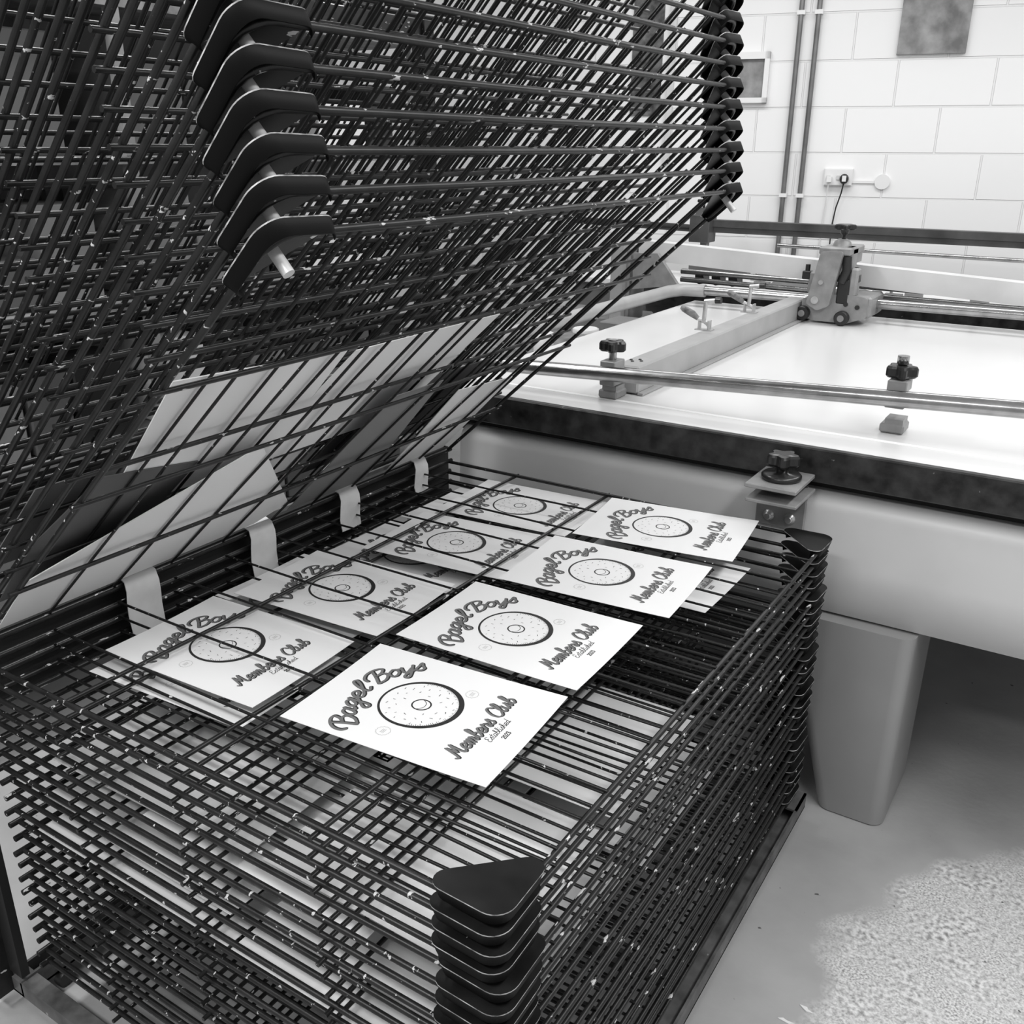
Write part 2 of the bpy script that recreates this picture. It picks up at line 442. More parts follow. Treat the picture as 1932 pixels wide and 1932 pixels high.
for y0, y1, zb in ((1.195, 1.285, -1.09), (1.575, 1.66, -1.085), (1.92, 2.0, -1.065), (2.27, 2.333, -1.05)):
    b = MB(); prof = [(-1.895, -0.945), (-1.86, -0.938), (-1.835, -0.945), (-1.822, -0.965), (-1.822, -0.99), (-1.83, -1.03), (-1.828, zb)]
    vs = []; fs = []
    for j, y in enumerate((y0, (y0 + y1) / 2, y1)):
        for i, (x, z) in enumerate(prof): vs.append((x + 0.003 * math.sin(i + j * 1.7), y + 0.004 * math.sin(i * 1.3), z))
    n = len(prof)
    for j in (0, 1):
        for i in range(n - 1): fs.append((j * n + i, j * n + i + 1, (j + 1) * n + i + 1, (j + 1) * n + i))
    b.add(vs, fs, 0, True); b.add([(x - 0.0015, y, z - 0.0015) for x, y, z in vs], [f[::-1] for f in fs], 0, True)
    part('hinge_tape', b, 'tape', rack, 'cream tape wrapped over the hinge')

# ---------------------------------------------------------------- the prints
G = {
 'B': (.66, [[(-.12, .5), (-.12, .72), (.05, .93), (.3, 1.0), (.52, .95), (.62, .8), (.5, .6), (.27, .53)], [(.3, .98), (.24, .5), (.08, .02)], [(.27, .53), (.55, .52), (.64, .28), (.45, .03), (.12, .0)]]),
 'a': (.56, [[(.42, .42), (.25, .52), (.06, .32), (.08, .06), (.26, .04), (.42, .32)], [(.45, .5), (.38, .2), (.42, .02), (.56, .1)]]),
 'g': (.56, [[(.40, .42), (.25, .52), (.06, .34), (.08, .12), (.24, .1), (.38, .3)], [(.46, .52), (.40, .0), (.30, -.42), (.10, -.46), (.04, -.28), (.3, -.08), (.54, .12)]]),
 'e': (.47, [[(.05, .2), (.32, .28), (.36, .46), (.2, .52), (.05, .28), (.12, .04), (.3, .02), (.48, .15)]]),
 'l': (.36, [[(.03, .15), (.28, .6), (.34, .93), (.22, .96), (.12, .5), (.12, .08), (.24, 0), (.38, .12)]]),
 'o': (.5, [[(.25, .52), (.06, .32), (.1, .05), (.28, .02), (.42, .22), (.36, .46), (.22, .5)], [(.34, .46), (.5, .42)]]),
 'y': (.52, [[(.05, .48), (.08, .12), (.22, .05), (.4, .3)], [(.46, .5), (.38, 0), (.22, -.34), (.04, -.3), (.1, -.12), (.5, .1)]]),
 's': (.42, [[(.0, .1), (.16, .35), (.26, .56), (.3, .32), (.36, .12), (.24, 0), (.08, .04)]]),
 'M': (.86, [[(-.1, .12), (.0, .0), (.12, .22), (.3, .97)], [(.3, .97), (.36, .3)], [(.36, .3), (.64, .97)], [(.64, .97), (.6, .25), (.68, .0), (.84, .1)]]),
 'm': (.7, [[(.0, .4), (.1, .5), (.1, 0)], [(.1, .1), (.22, .46), (.32, .44), (.3, 0)], [(.3, .1), (.42, .46), (.54, .44), (.52, .08), (.6, .0), (.7, .12)]]),
 'b': (.46, [[(.03, .2), (.25, .7), (.27, .95), (.16, .92), (.1, .4), (.1, .08), (.25, 0), (.42, .22), (.32, .44), (.2, .38)]]),
 'r': (.44, [[(.0, .1), (.15, .54), (.18, .42), (.36, .42), (.3, .1), (.36, 0), (.48, .12)]]),
 'C': (.62, [[(.6, .72), (.5, .95), (.28, .9), (.08, .48), (.14, .1), (.4, 0), (.64, .2)]]),
 'u': (.56, [[(.05, .5), (.05, .1), (.2, .02), (.38, .32)], [(.42, .5), (.4, .08), (.48, 0), (.6, .12)]]),
 'E': (.56, [[(.52, .82), (.34, 1.0), (.12, .82), (.22, .57), (.38, .53)], [(.3, .54), (.06, .36), (.08, .06), (.34, 0), (.56, .18)]]),
 't': (.34, [[(.24, .9), (.12, .2), (.18, .0), (.34, .1)], [(-.02, .62), (.4, .66)]]),
 'i': (.28, [[(.1, .48), (.08, .1), (.16, 0), (.3, .12)], [(.15, .7), (.17, .74)]]),
 'h': (.5, [[(.03, .2), (.27, .7), (.26, .96), (.14, .85), (.06, 0)], [(.07, .1), (.22, .46), (.36, .42), (.33, .08), (.4, 0), (.52, .12)]]),
 'd': (.52, [[(.4, .42), (.22, .52), (.05, .3), (.1, .05), (.26, .05), (.4, .32)], [(.48, .98), (.38, .2), (.42, .02), (.54, .1)]]),
 '2': (.6, [[(.08, .75), (.25, 1.0), (.46, .8), (.3, .4), (.05, .04)], [(.05, .04), (.52, .04)]]),
 '0': (.6, [[(.28, 1.0), (.08, .75), (.08, .25), (.28, 0), (.46, .25), (.46, .75), (.28, 1.0)]]),
 '3': (.6, [[(.08, .85), (.28, 1.0), (.44, .8), (.22, .55)], [(.22, .55), (.5, .35), (.28, 0), (.05, .12)]]),
 ' ': (.3, []),
}


def smooth(pts, n=5):
    if len(pts) < 3: return [Vector(p) for p in pts]
    P = [Vector(pts[0])] + [Vector(p) for p in pts] + [Vector(pts[-1])]; out = []
    for i in range(1, len(P) - 2):
        a, b_, c, d = P[i - 1:i + 3]
        for k in range(n):
            t = k / n
            out.append(0.5 * ((2 * b_) + (c - a) * t + (2 * a - 5 * b_ + 4 * c - d) * t * t + (3 * b_ - a - 3 * c + d) * t ** 3))
    out.append(P[-2]); return out


SW, SHT = 0.315, 0.44           # sheet width and height in survey units


def bend(u, v):                 # gentle curl of a sheet; u across, v down from its top edge
    return 0.003 * ((u / SW - .5) * 2) ** 2 + 0.0025 * max(0, v / SHT - .7) ** 1.5 * 4


class Ink:
    """flat strokes laid on the sheet; sheet frame: u across, v downwards"""
    def __init__(s, mb): s.mb = mb

    def pt(s, u, v, lay): return (v, u, bend(u, v) + 0.0003 + 0.00022 * lay)   # x = down the sheet, y = across

    def ribbon(s, pts, wd, mi, lay, caps=True):
        pts = [Vector(p) for p in pts]; n = len(pts); L = []; R = []
        ws = wd if isinstance(wd, list) else [wd] * n
        for i, p in enumerate(pts):
            d = (pts[min(i + 1, n - 1)] - pts[max(i - 1, 0)])
            if d.length < 1e-9: d = Vector((1, 0))
            d.normalize(); q = Vector((-d.y, d.x)) * ws[i] / 2; L.append(p + q); R.append(p - q)
        vs = [s.pt(p.x, p.y, lay) for p in L] + [s.pt(p.x, p.y, lay) for p in R]
        s.mb.add(vs, [(i, i + 1, n + i + 1, n + i) for i in range(n - 1)], mi)
        if caps:
            for p, w_ in ((pts[0], ws[0]), (pts[-1], ws[-1])):
                s.mb.add([s.pt(p.x + w_ / 2 * math.cos(t * math.pi / 4), p.y + w_ / 2 * math.sin(t * math.pi / 4), lay) for t in range(8)], [tuple(range(8))], mi)

    def text(s, txt, h, place, layers, sp=1.0, slant=.12):
        x = 0
        for ch in txt:
            adv, strokes = G[ch]
            for st in strokes:
                q = [(x + p.x + slant * p.y, p.y) for p in smooth(st)]
                for wd, mi, lay, ox, oy in layers:
                    s.ribbon([place(a * h * sp + ox, c * h + oy) for a, c in q], wd, mi, lay)
            x += adv

    def width(s, txt): return sum(G[c][0] for c in txt)

    def ring(s, cu, cv, ru, rv, wd, mi, lay, n=56, f=None):
        pts = []; ws = []
        for k in range(n + 1):
            t = 2 * math.pi * k / n; m = f(t) if f else 1
            pts.append((cu + ru * m * math.cos(t), cv + rv * m * math.sin(t))); ws.append(wd(t) if callable(wd) else wd)
        s.ribbon(pts, ws, mi, lay, False)


def sheet_mesh(printed=True):
    b = MB(); nu, nv = 8, 10; vs = []; fs = []
    for zz in (0, -0.0008):
        for j in range(nv + 1):
            for i in range(nu + 1):
                u, v = SW * i / nu, SHT * j / nv; vs.append((v, u, bend(u, v) + zz))
    N = (nu + 1) * (nv + 1)
    for j in range(nv):
        for i in range(nu):
            a = j * (nu + 1) + i; fs.append((a, a + nu + 1, a + nu + 2, a + 1)); fs.append((N + a, N + a + 1, N + a + nu + 2, N + a + nu + 1))
    b.add(vs, fs, 0, True)
    E = [(i, 0) for i in range(nu)] + [(nu, j) for j in range(nv)] + [(i, nv) for i in range(nu, 0, -1)] + [(0, j) for j in range(nv, 0, -1)]
    E = [j * (nu + 1) + i for i, j in E]
    b.add(vs, [(E[i], E[(i + 1) % len(E)], N + E[(i + 1) % len(E)], N + E[i]) for i in range(len(E))], 0)
    if printed:
        k = Ink(b); K, GR, LT = 1, 2, 3
        cu, cv, r = .160, .232, .143; h = .047; A0 = R_(-52); span = R_(104); wd = k.width('Bagel Boys')
        sp = (span * (r + .01)) / (wd * h)

        def arc(x, y):
            a = A0 + x / (r + .01); q = r + y; return (cu + q * math.sin(a), cv - q * math.cos(a))
        k.text('Bagel Boys', h, arc, [(.0066, K, 0, .0018, -.0016), (.0068, K, 0, 0, 0), (.0054, GR, 1, -.0002, .0003)], sp)
        h2 = .038; wd2 = k.width('Members Club') * h2; sp2 = .21 / wd2
        k.text('Members Club', h2, lambda x, y: (.049 + x, .358 - y), [(.0040, K, 0, .0022, -.0022), (.0042, GR, 1, 0, 0)], sp2)
        h3 = .016; wd3 = k.width('Established') * h3; sp3 = .076 / wd3
        k.text('Established', h3, lambda x, y: (.118 + x, .382 - y), [(.0014, K, 0, 0, 0)], sp3)
        h4 = .0095; sp4 = .024 / (k.width('2023') * h4)
        k.text('2023', h4, lambda x, y: (.139 + x, .4 - y), [(.0018, K, 0, 0, 0)], sp4, 0)
        # a plain seeded bagel, thicker line low and right
        bc = (.162, .203)
        k.ring(*bc, .076, .08, lambda t: .0046 + .0058 * (.5 + .5 * math.cos(t - 1.3)), K, 0, 72)
        k.ring(bc[0], bc[1] + .003, .0175, .0185, .003, K, 0, 30)
        k.ribbon(smooth([(.146, .205), (.156, .214), (.17, .212), (.179, .2)]), .0013, K, 0)
        rs = random.Random(11)
        for i in range(34):
            a = i * 2.399; q = .026 + .042 * ((i + .5) / 34) ** .5 * 1.0
            u, v = bc[0] + q * math.cos(a), bc[1] + q * math.sin(a); t = rs.uniform(0, 3.14); l = rs.uniform(.0012, .0032)
            k.ribbon([(u - l * math.cos(t), v - l * math.sin(t)), (u + l * math.cos(t), v + l * math.sin(t))], .0013, K if i % 3 else GR, 0)
        for i in range(60):     # short hatch strokes inside the outline
            a = R_(-20) + i / 60 * R_(190); q0, q1 = .0725, .0725 - rs.uniform(.002, .007)
            k.ribbon([(bc[0] + q0 * math.cos(a), bc[1] + q0 * 1.05 * math.sin(a)), (bc[0] + q1 * math.cos(a), bc[1] + q1 * 1.05 * math.sin(a))], .0009, K, 0, False)
        for su, sv, sr in ((.055, .194, .0135), (.239, .272, .0125)):
            k.ring(su, sv, sr, sr, .0007, LT, 0, 84, lambda t: 1 + .05 * math.cos(14 * t))
            for q in (-.003, .0, .003): k.ribbon([(su - .006, sv + q), (su + .006, sv + q)], .0009, LT, 0)
    return b.mesh('sheet', ['paper', 'inkblack', 'inkgray', 'inklight'])


sheet_me = sheet_mesh(True); blank_me = sheet_mesh(False)


def put(name, me, tl, tr, br, bl, z, label, cat, group=None):
    """lay a sheet rigidly so it best fits four measured corners on a tray"""
    tl, tr, br, bl = [Vector(p) for p in (tl, tr, br, bl)]
    c = (tl + tr + br + bl) / 4
    d = ((bl - tl).normalized() + (br - tr).normalized() + Vector(((tr - tl).y, -(tr - tl).x)).normalized() + Vector(((br - bl).y, -(br - bl).x)).normalized()).normalized()
    a = math.atan2(d.y, d.x)
    o = bpy.data.objects.new(name, me); COL.objects.link(o)
    off = Vector((SHT / 2, SW / 2)); off.rotate(Matrix.Rotation(a, 2))
    o.location = W((c.x - off.x, c.y - off.y, z)); o.rotation_euler = (0, 0, a)
    o['label'] = label; o['category'] = cat
    if group: o['group'] = group
    return o


G1 = 'bagel prints drying on the open trays'; ZT = 0.0105
pr = lambda c, z, l: put('printed_sheet', sheet_me, *c, z, l, 'print', G1)
pr([(-1.178, 1.036), (-1.197, 1.354), (-.762, 1.39), (-.743, 1.079)], -1 + ZT, 'bagel print on the top tray, nearest of the front row, above the corner plates')
pr([(-1.198, 1.412), (-1.222, 1.716), (-.757, 1.733), (-.76, 1.416)], -1 + ZT, 'bagel print on the top tray, second from the near end of the front row')
pr([(-1.177, 1.771), (-1.193, 2.071), (-.759, 2.117), (-.735, 1.796)], -1 + ZT, 'bagel print on the top tray, third from the near end of the front row')
pr([(-1.168, 2.120), (-1.195, 2.430), (-.775, 2.480), (-.728, 2.180)], -1 + ZT, 'bagel print on the top tray, farthest of the front row, under the cabinet clamp')
Z2 = -1 - PITCH + ZT
pr([(-1.735, 1.052), (-1.745, 1.363), (-1.290, 1.389), (-1.277, 1.069)], Z2, 'bagel print under the wires near the hinge, nearest of the back row at the left')
pr([(-1.705, 1.410), (-1.720, 1.715), (-1.290, 1.735), (-1.275, 1.430)], Z2, 'bagel print under the wires, second from the near end of the back row')
pr([(-1.640, 1.79), (-1.660, 2.10), (-1.225, 2.14), (-1.200, 1.83)], Z2, 'bagel print under the wires, third from the near end of the back row')
pr([(-1.640, 2.145), (-1.660, 2.45), (-1.240, 2.47), (-1.220, 2.160)], Z2, 'bagel print under the wires, farthest of the back row beside the table cabinet')
Z3 = -1 - 2 * PITCH + ZT
pr([(-1.17, 2.00), (-1.17, 2.315), (-.712, 2.325), (-.735, 2.01)], Z3, 'shaded bagel print a tray lower, its corner showing beside the farthest front-row prints')
pr([(-1.735, 1.015), (-1.75, 1.33), (-1.31, 1.36), (-1.300, 1.045)], Z3, 'bagel print mostly hidden beneath the nearest back-row print, near edge peeking out')
pr([(-1.80, 1.42), (-1.80, 1.735), (-1.36, 1.735), (-1.36, 1.42)], Z3, 'bagel print mostly hidden beneath the second back-row print')
pr([(-1.76, 1.745), (-1.76, 2.06), (-1.32, 2.06), (-1.32, 1.745)], Z3, 'bagel print mostly hidden beneath the third back-row print')
pr([(-1.76, 2.11), (-1.76, 2.42), (-1.32, 2.42), (-1.32, 2.11)], Z3, 'bagel print mostly hidden beneath the farthest back-row print')


def big_sheet(x0, x1, y0, y1, tr, m='paper', rot=0.0):
    c = ((x0 + x1) / 2, (y0 + y1) / 2); P = []
    for x, y in ((x0, y0), (x1, y0), (x1, y1), (x0, y1)):
        v = Vector((x - c[0], y - c[1])); v.rotate(Matrix.Rotation(rot, 2)); P.append((c[0] + v.x, c[1] + v.y))
    z = -1 - PITCH * tr + 0.0105; b = MB(); b.prism(P, z, z + 0.001)
    single('paper_sheet', b, m, 'plain pale sheet on a lower tray, seen only through the wire grid', 'paper', (c[0], c[1], z), 'plain sheets on the lower trays')


for tr, x0, x1, y0, y1, rot in ((7, -1.78, -1.2, .93, 1.38, .02), (7, -1.16, -.65, .95, 1.37, -.01), (7, -1.17, -.66, 1.41, 1.84, .01), (7, -1.78, -1.2, 1.42, 1.86, 0),
                                (10, -1.82, -1.2, .9, 1.36, -.01), (10, -1.15, -.64, .93, 1.4, .01), (10, -1.15, -.68, 1.45, 1.9, -.02),
                                (12, -1.2, -.66, .878, 1.5, .0), (12, -1.82, -1.21, .876, 1.4, 0), (8, -1.5, -.9, .93, 1.35, .01), (8, -1.45, -.88, 1.4, 1.85, 0), (13, -1.15, -.65, 1.55, 1.95, .02)):
    big_sheet(x0, x1, y0, y1, tr, 'paper', rot)


# cards resting against the lowest swung-up trays; (u, v) = up the tray, along the hinge
def card(k, poly, m, label, lift=0.0105, curl=0.0):
    hz, a = RA[k]; N = len(poly)
    cu = sum(p[0] for p in poly) / N; cv = sum(p[1] for p in poly) / N

    def xf(u, v, n):
        n2 = n + curl * max(0, u - poly_min) ** 2
        return (HX + u * math.cos(a) - n2 * math.sin(a), v, hz + u * math.sin(a) + n2 * math.cos(a))
    poly_min = min(p[0] for p in poly)
    b = MB(); b.prism(poly, lift, lift + 0.002, 0, xf)
    single('card_sheet', b, m, label, 'card', xf(cu, cv, lift), 'cards tucked into the swung-up trays')


card(0, [(.565, 1.296), (.098, 1.677), (.03, 1.60), (.02, 1.25), (.02, .90), (.26, .885)], 'card', 'pale card lying askew at the foot of the lowest swung-up tray, corner pointing right')
card(1, [(.54, .94), (.47, 1.191), (.10, 1.16), (.06, .90), (.30, .88)], 'carddark', 'dark grey card behind the askew pale card at the left edge', .0105)
card(1, [(.825, .955), (.785, 1.392), (.32, 1.45), (.36, 1.02)], 'card', 'large pale card high on the second swung-up tray, left of the dark ones', .0135)
card(2, [(.62, 1.30), (.56, 1.75), (.06, 1.70), (.12, 1.26)], 'card', 'pale card on the third swung-up tray behind the large pale card')
card(1, [(.77, 1.433), (.775, 1.95), (.33, 1.93), (.33, 1.40)], 'card', 'pale card high on the second swung-up tray, right of the large one', .0165)
card(0, [(.03, 1.72), (.60, 1.675), (.605, 1.875), (.02, 2.04)], 'cardmid', 'slate grey card leaning on the lowest swung-up tray in the middle')
card(0, [(.02, 2.15), (.5, 2.045), (.46, 2.36), (.02, 2.44)], 'card', 'pale card at the far foot of the lowest swung-up tray near the table')
card(2, [(.42, 1.78), (.42, 2.3), (.03, 2.3), (.03, 1.78)], 'carddark', 'dark card behind the slate card on the third swung-up tray')
card(3, [(.35, .9), (.35, 1.2), (.03, 1.25), (.03, .9)], 'cardmid', 'mid grey card deep behind the swung-up trays at lower left')

# ---------------------------------------------------------------- printing table 1
TO = (-0.6, 3.9, -H)
tb = thing('screen_printing_table', 'big white-topped screen printing table with dark edge beside the rack', 'printing table', TO)
X0, X1, F, BK, ZS = -2.07, 1.35, 2.66, 5.09, -0.80
b = MB(); b.box(X0 + 0.005, X1, F + 0.016, BK, ZS - 0.03, ZS, 0, 0.004); part('table_top', b, 'top', tb)
b = MB(); b.box(X0, X1, F - 0.012, F + 0.016, ZS - 0.098, ZS + 0.0015, 0, 0.004); b.box(X0 - 0.0, X1, F + 0.016, F + 0.06, ZS - 0.098, ZS - 0.031); part('edge_rail', b, 'rim', tb)
b = MB(); b.box(X0, X1, F + 0.165, F + 0.185, ZS, ZS + 0.0006); part('inlay_strip', b, 'card', tb)
b = MB(); b.box(X0 + 0.03, X1 - 0.03, F + 0.07, BK - 0.05, -0.96, ZS - 0.032); part('gap_shade_fill', b, 'gap', tb)  # near-black fill paints the shade in the gap under the table edge
# cabinet with a rounded upper edge, from a swept profile
prof = [(F + 0.10, -0.935), (F + 0.06, -0.936)] + [(F + 0.06 - 0.052 * math.sin(t * .157), -0.986 + 0.05 * math.cos(t * .157)) for t in range(1, 11)] + [(F + 0.003, -1.08), (F + 0.0, -1.14), (F, -1.293), (F + 0.012, -1.297), (F + 0.3, -1.297)]
b = MB(); vs = []; fs = []
for x in (-1.935, X1 - 0.02): vs += [(x, y, z) for y, z in prof]
n = len(prof); b.add(vs, [(i, i + 1, n + i + 1, n + i) for i in range(n - 1)], 0, True)
b.add(vs[:n], [tuple(range(n))[::-1]]); b.add(vs[n:], [tuple(range(n))])
b.box(-1.935, X1 - 0.02, F + 0.1, BK - 0.1, -1.297, -0.955)
part('cabinet_panel', b, 'cab', tb)


def leg(xa, xb, ya, yb, xa2, xb2):
    b = MB(); top, bot = -1.302, -H + 0.004; c = 0.02
    def ring(x0, x1, y0, y1, z): return [(x, y, z) for x, y in rounded([(x0, y0), (x1, y0), (x1, y1), (x0, y1)], [.04] * 4, 5)]
    v = ring(xa2, xb2, ya, yb, bot) + ring(xa, xb, ya - 0.0, yb, top); n = len(v) // 2
    b.add(v, [(i, (i + 1) % n, n + (i + 1) % n, n + i) for i in range(n)], 0, True)
    b.add(v[:n], [tuple(range(n))[::-1]]); b.add(v[n:], [tuple(range(n))])
    part('leg', b, 'cabshade', tb)


leg(-0.70, -0.33, 2.615, 3.0, -0.535, -0.335)
leg(-1.85, -1.45, 2.64, 3.0, -1.75, -1.5)
leg(-0.70, -0.36, 4.5, 4.9, -0.6, -0.36)
leg(-1.85, -1.45, 4.5, 4.9, -1.75, -1.5)
leg(0.85, 1.2, 2.64, 3.0, 0.9, 1.15)
b = MB(); b.box(-1.5, -.7, 3.6, 3.8, -1.9, -1.302); part('pedestal', b, 'cab', tb)
# front clamp bracket
bx = -0.74
b = MB(); b.box(bx - 0.055, bx + 0.055, F - 0.085, F - 0.03, -1.005, -0.985); b.box(bx - 0.06, bx + 0.06, F - 0.03, F + 0.0, -1.06, -0.93)
bk = MB()
bk.box(-0.81, -0.665, 2.47, 2.655, -0.928, -0.918, 0, 0.002)
bk.box(-0.815, -0.67, 2.47, 2.655, -0.887, -0.875, 0, 0.002)
bk.box(-0.83, -0.685, 2.645, 2.66, -1.055, -0.918, 0, 0.002)
cl = part('front_clamp', bk, 'cast', tb)
b = MB(); b.lathe([(0.052, 0), (0.056, 0.004), (0.056, 0.012), (0.05, 0.018), (0.02, 0.02), (0.016, 0.045)], (-0.74, 2.56, -0.875), 28); b.lathe([(0.045, 0), (0.045, 0.022)], (-0.74, 2.56, -0.905), 24)
b.starknob((-0.74, 2.56, -0.835), 0.047, 0.035); part('clamp_knob', b, 'knob', cl)
for x in (-0.79, -0.727):
    b = MB(); b.lathe([(0.017, 0), (0.017, -0.004), (0.012, -0.006), (0.012, -0.014), (0.009, -0.017)], (x, 2.645, -1.022), 12, 0, 'y'); part('bolt', b, 'zinc', cl)

# ---------------------------------------------------------------- screen frame lying over the table
fr = thing('screen_clamp_frame', 'grey steel screen frame with polished guide bars resting on the white table', 'print frame', (-1.42, 3.8, ZS))
b = MB(); b.box(-1.462, -1.372, 2.93, 4.86, -0.795, -0.70, 0, 0.006); b.box(-1.372, -1.352, 2.93, 4.86, -0.798, -0.79)
part('side_bar', b, 'barp', fr)
p0, p1 = Vector((-2.2, 2.745, -0.73)), Vector((1.4, 3.035, -0.625))
b = MB(); b.tube([p0, p0.lerp(p1, .5), p1], 0.0245, 20); part('guide_bar', b, 'steel', fr, 'polished round steel bar along the front')


def front_clamp(x, y, zc, knobz):
    b = MB()
    b.box(x - 0.035, x + 0.035, y - 0.03, y + 0.05, -0.798, -0.77, 0, 0.005); b.box(x - 0.022, x + 0.03, y - 0.025, y + 0.04, -0.77, -0.755)
    b.box(x - 0.028, x + 0.028, y - 0.038, y + 0.038, zc - 0.045, zc - 0.005, 0, 0.003); b.box(x - 0.028, x + 0.028, y - 0.038, y + 0.038, zc + 0.002, zc + 0.038, 0, 0.003)
    c = part('post_clamp', b, 'cast', fr)
    b = MB(); b.lathe([(0.013, 0), (0.013, 0.045), (0.017, 0.046), (0.017, 0.07)], (x, y, zc + 0.036), 16); part('clamp_spindle', b, 'steel', c)
    b = MB(); b.starknob((x, y, knobz), 0.047, 0.036, 0, 5); part('clamp_knob', b, 'knob', c)


front_clamp(-1.437, 2.86, -0.708, -0.64)
front_clamp(-0.535, 2.955, -0.675, -0.632)


def toggle(x, y, zb):
    b = MB(); b.box(x - 0.04, x + 0.03, y - 0.02, y + 0.02, zb, zb + 0.004); b.box(x - 0.03, x - 0.024, y - 0.012, y + 0.012, zb, zb + 0.035); b.box(x + 0.012, x + 0.018, y - 0.016, y + 0.016, zb, zb + 0.04)
    b.tube([(x - 0.04, y, zb + 0.045), (x + 0.0, y, zb + 0.03), (x + 0.012, y, zb + 0.02)], 0.008, 8)
    b.tube([(x - 0.01, y, zb + 0.03), (x - 0.008, y, zb + 0.08), (x - 0.006, y, zb + 0.115)], 0.009, 8)
    b.tube([(x - 0.012, y, zb + 0.115), (x + 0.035, y, zb + 0.122)], 0.009, 8)
    c = part('toggle_clamp', b, 'zinc', fr)
    b = MB(); b.tube([(x - 0.035, y, zb + 0.043), (x - 0.06, y, zb + 0.06), (x - 0.1, y, zb + 0.078), (x - 0.112, y, zb + 0.082)], [0.009, 0.015, 0.014, 0.008], 10); part('grip', b, 'rubber', c, 'dark ribbed rubber grip')
    b = MB(); b.tube([(x + 0.034, y, zb + 0.122), (x + 0.058, y, zb + 0.124)], 0.013, 10); part('rubber_tip', b, 'knob', c)


toggle(-1.452, 3.72, -0.70); toggle(-1.452, 4.25, -0.70)
b = MB(); b.tube([(-2.03, 4.9, -0.715), (1.4, 4.9, -0.69)], 0.024, 18); part('guide_bar', b, 'steel', fr, 'polished round steel bar along the back')
b = MB()   # bent box-section arm from the back bar down towards the rack
b.tube([(-1.93, 4.9, -0.716), (-2.06, 4.9, -0.72), (-2.1, 4.8, -0.722), (-2.13, 3.2, -0.722)], 0.033, 12); part('lift_arm', b, 'barp', fr)
for i, (x, y) in enumerate(((-1.445, 3.02), (-1.43, 3.0), (-1.42, 3.04), (-1.405, 3.02))):
    b = MB(); b.lathe([(0.006, 0), (0.005, 0.003)], (x, y, -0.70), 10); part('rivet', b, 'rim', fr)

# ---------------------------------------------------------------- squeegee beam and carriage
sq = thing('squeegee_carriage', 'grey cast carriage with black hand knob on rails at the back of the table', 'carriage', (-1.24, 4.85, ZS))


def xzbody(mb, pts, y0, y1, mi=0):
    n = len(pts); vs = [(x, y0, z) for x, z in pts] + [(x, y1, z) for x, z in pts]
    mb.add(vs, [tuple(range(n)), tuple(range(n, 2 * n))[::-1]] + [(i, n + i, n + (i + 1) % n, (i + 1) % n) for i in range(n)], mi)


b = MB()
base = rounded([(-1.365, -.775), (-1.365, -.69), (-1.31, -.665), (-1.13, -.655), (-1.06, -.665), (-1.055, -.755), (-1.14, -.79), (-1.29, -.79)], [.012] * 8, 3)
xzbody(b, base, 4.74, 4.98); b.box(-1.11, -1.045, 4.77, 5.02, -0.765, -0.66, 0, 0.012); b.box(-1.36, -1.30, 4.78, 5.0, -0.67, -0.60, 0, 0.01)
part('carriage_base', b, 'cast', sq)
b = MB(); arm = rounded([(-1.335, -.705), (-1.29, -.46), (-1.185, -.455), (-1.225, -.71), (-1.28, -.735)], [.015, .012, .012, .02, .02], 4)
xzbody(b, arm, 4.70, 4.745); b.box(-1.20, -1.155, 4.76, 4.86, -0.66, -0.44, 0, 0.01); part('carriage_arm', b, 'cast', sq)
b = MB(); b.box(-1.305, -1.155, 4.72, 4.97, -0.475, -0.44, 0, 0.006); b.box(-1.295, -1.165, 4.74, 4.98, -0.52, -0.475); b.lathe([(0.045, 0), (0.038, 0.02), (0.022, 0.032)], (-1.228, 4.83, -0.44), 20); part('carriage_head', b, 'cast', sq)
b = MB(); b.lathe([(0.009, 0), (0.009, 0.02), (0.02, 0.028), (0.022, 0.05)], (-1.224, 4.83, -0.41), 14); b.starknob((-1.224, 4.83, -0.365), 0.052, 0.026, 0, 5); part('hand_knob', b, 'knob', sq)
for x, z in ((-1.352, -.755), (-1.163, -.7635)):
    b = MB(); b.lathe([(0.03, -0.02), (0.034, -0.016), (0.034, 0.012), (0.026, 0.016)], (x, 4.725, z), 22, 0, 'y'); wl = part('wheel', b, 'plastic', sq)
    b = MB(); b.lathe([(0.016, -0.024), (0.016, 0.0)], (x, 4.725, z), 14, 0, 'y'); part('hub', b, 'greybox', wl)
b = MB(); b.box(-1.205, -1.15, 4.735, 4.76, -0.70, -0.585, 0, .006); b.tube([(-1.19, 4.74, -.60), (-1.17, 4.74, -.545), (-1.175, 4.74, -.48)], .022, 10); part('damper', b, 'plastic', sq)
b = MB(); b.box(-1.155, -1.115, 4.74, 4.80, -0.665, -0.53, 0, .01); part('yoke', b, 'cast', sq)
b = MB(); b.box(-1.345, -1.315, 4.75, 4.80, -0.67, -0.56, 0, .008); part('yoke', b, 'cast', sq)
for x, z in ((-1.155, -.70), (-1.10, -.71)):
    b = MB(); b.lathe([(.011, -.004), (.011, .01)], (x, 4.738, z), 10, 0, 'y'); part('screw_hole', b, 'plastic', sq)
for x, z, r in ((-1.292, -.685, .018), (-1.272, -.60, .011)):
    b = MB(); b.lathe([(r, -0.012), (r, 0.0)], (x, 4.70, z), 14, 0, 'y'); part('bolt', b, 'zinc', sq)
for x in (-1.365, -1.135):
    b = MB(); b.box(x - 0.02, x + 0.022, 4.76, 4.8, -0.60, -0.56, 0, 0.004); b.tube([(x, 4.78, -0.56), (x, 4.78, -0.53)], 0.012, 10); part('side_lug', b, 'knob', sq)
b = MB()
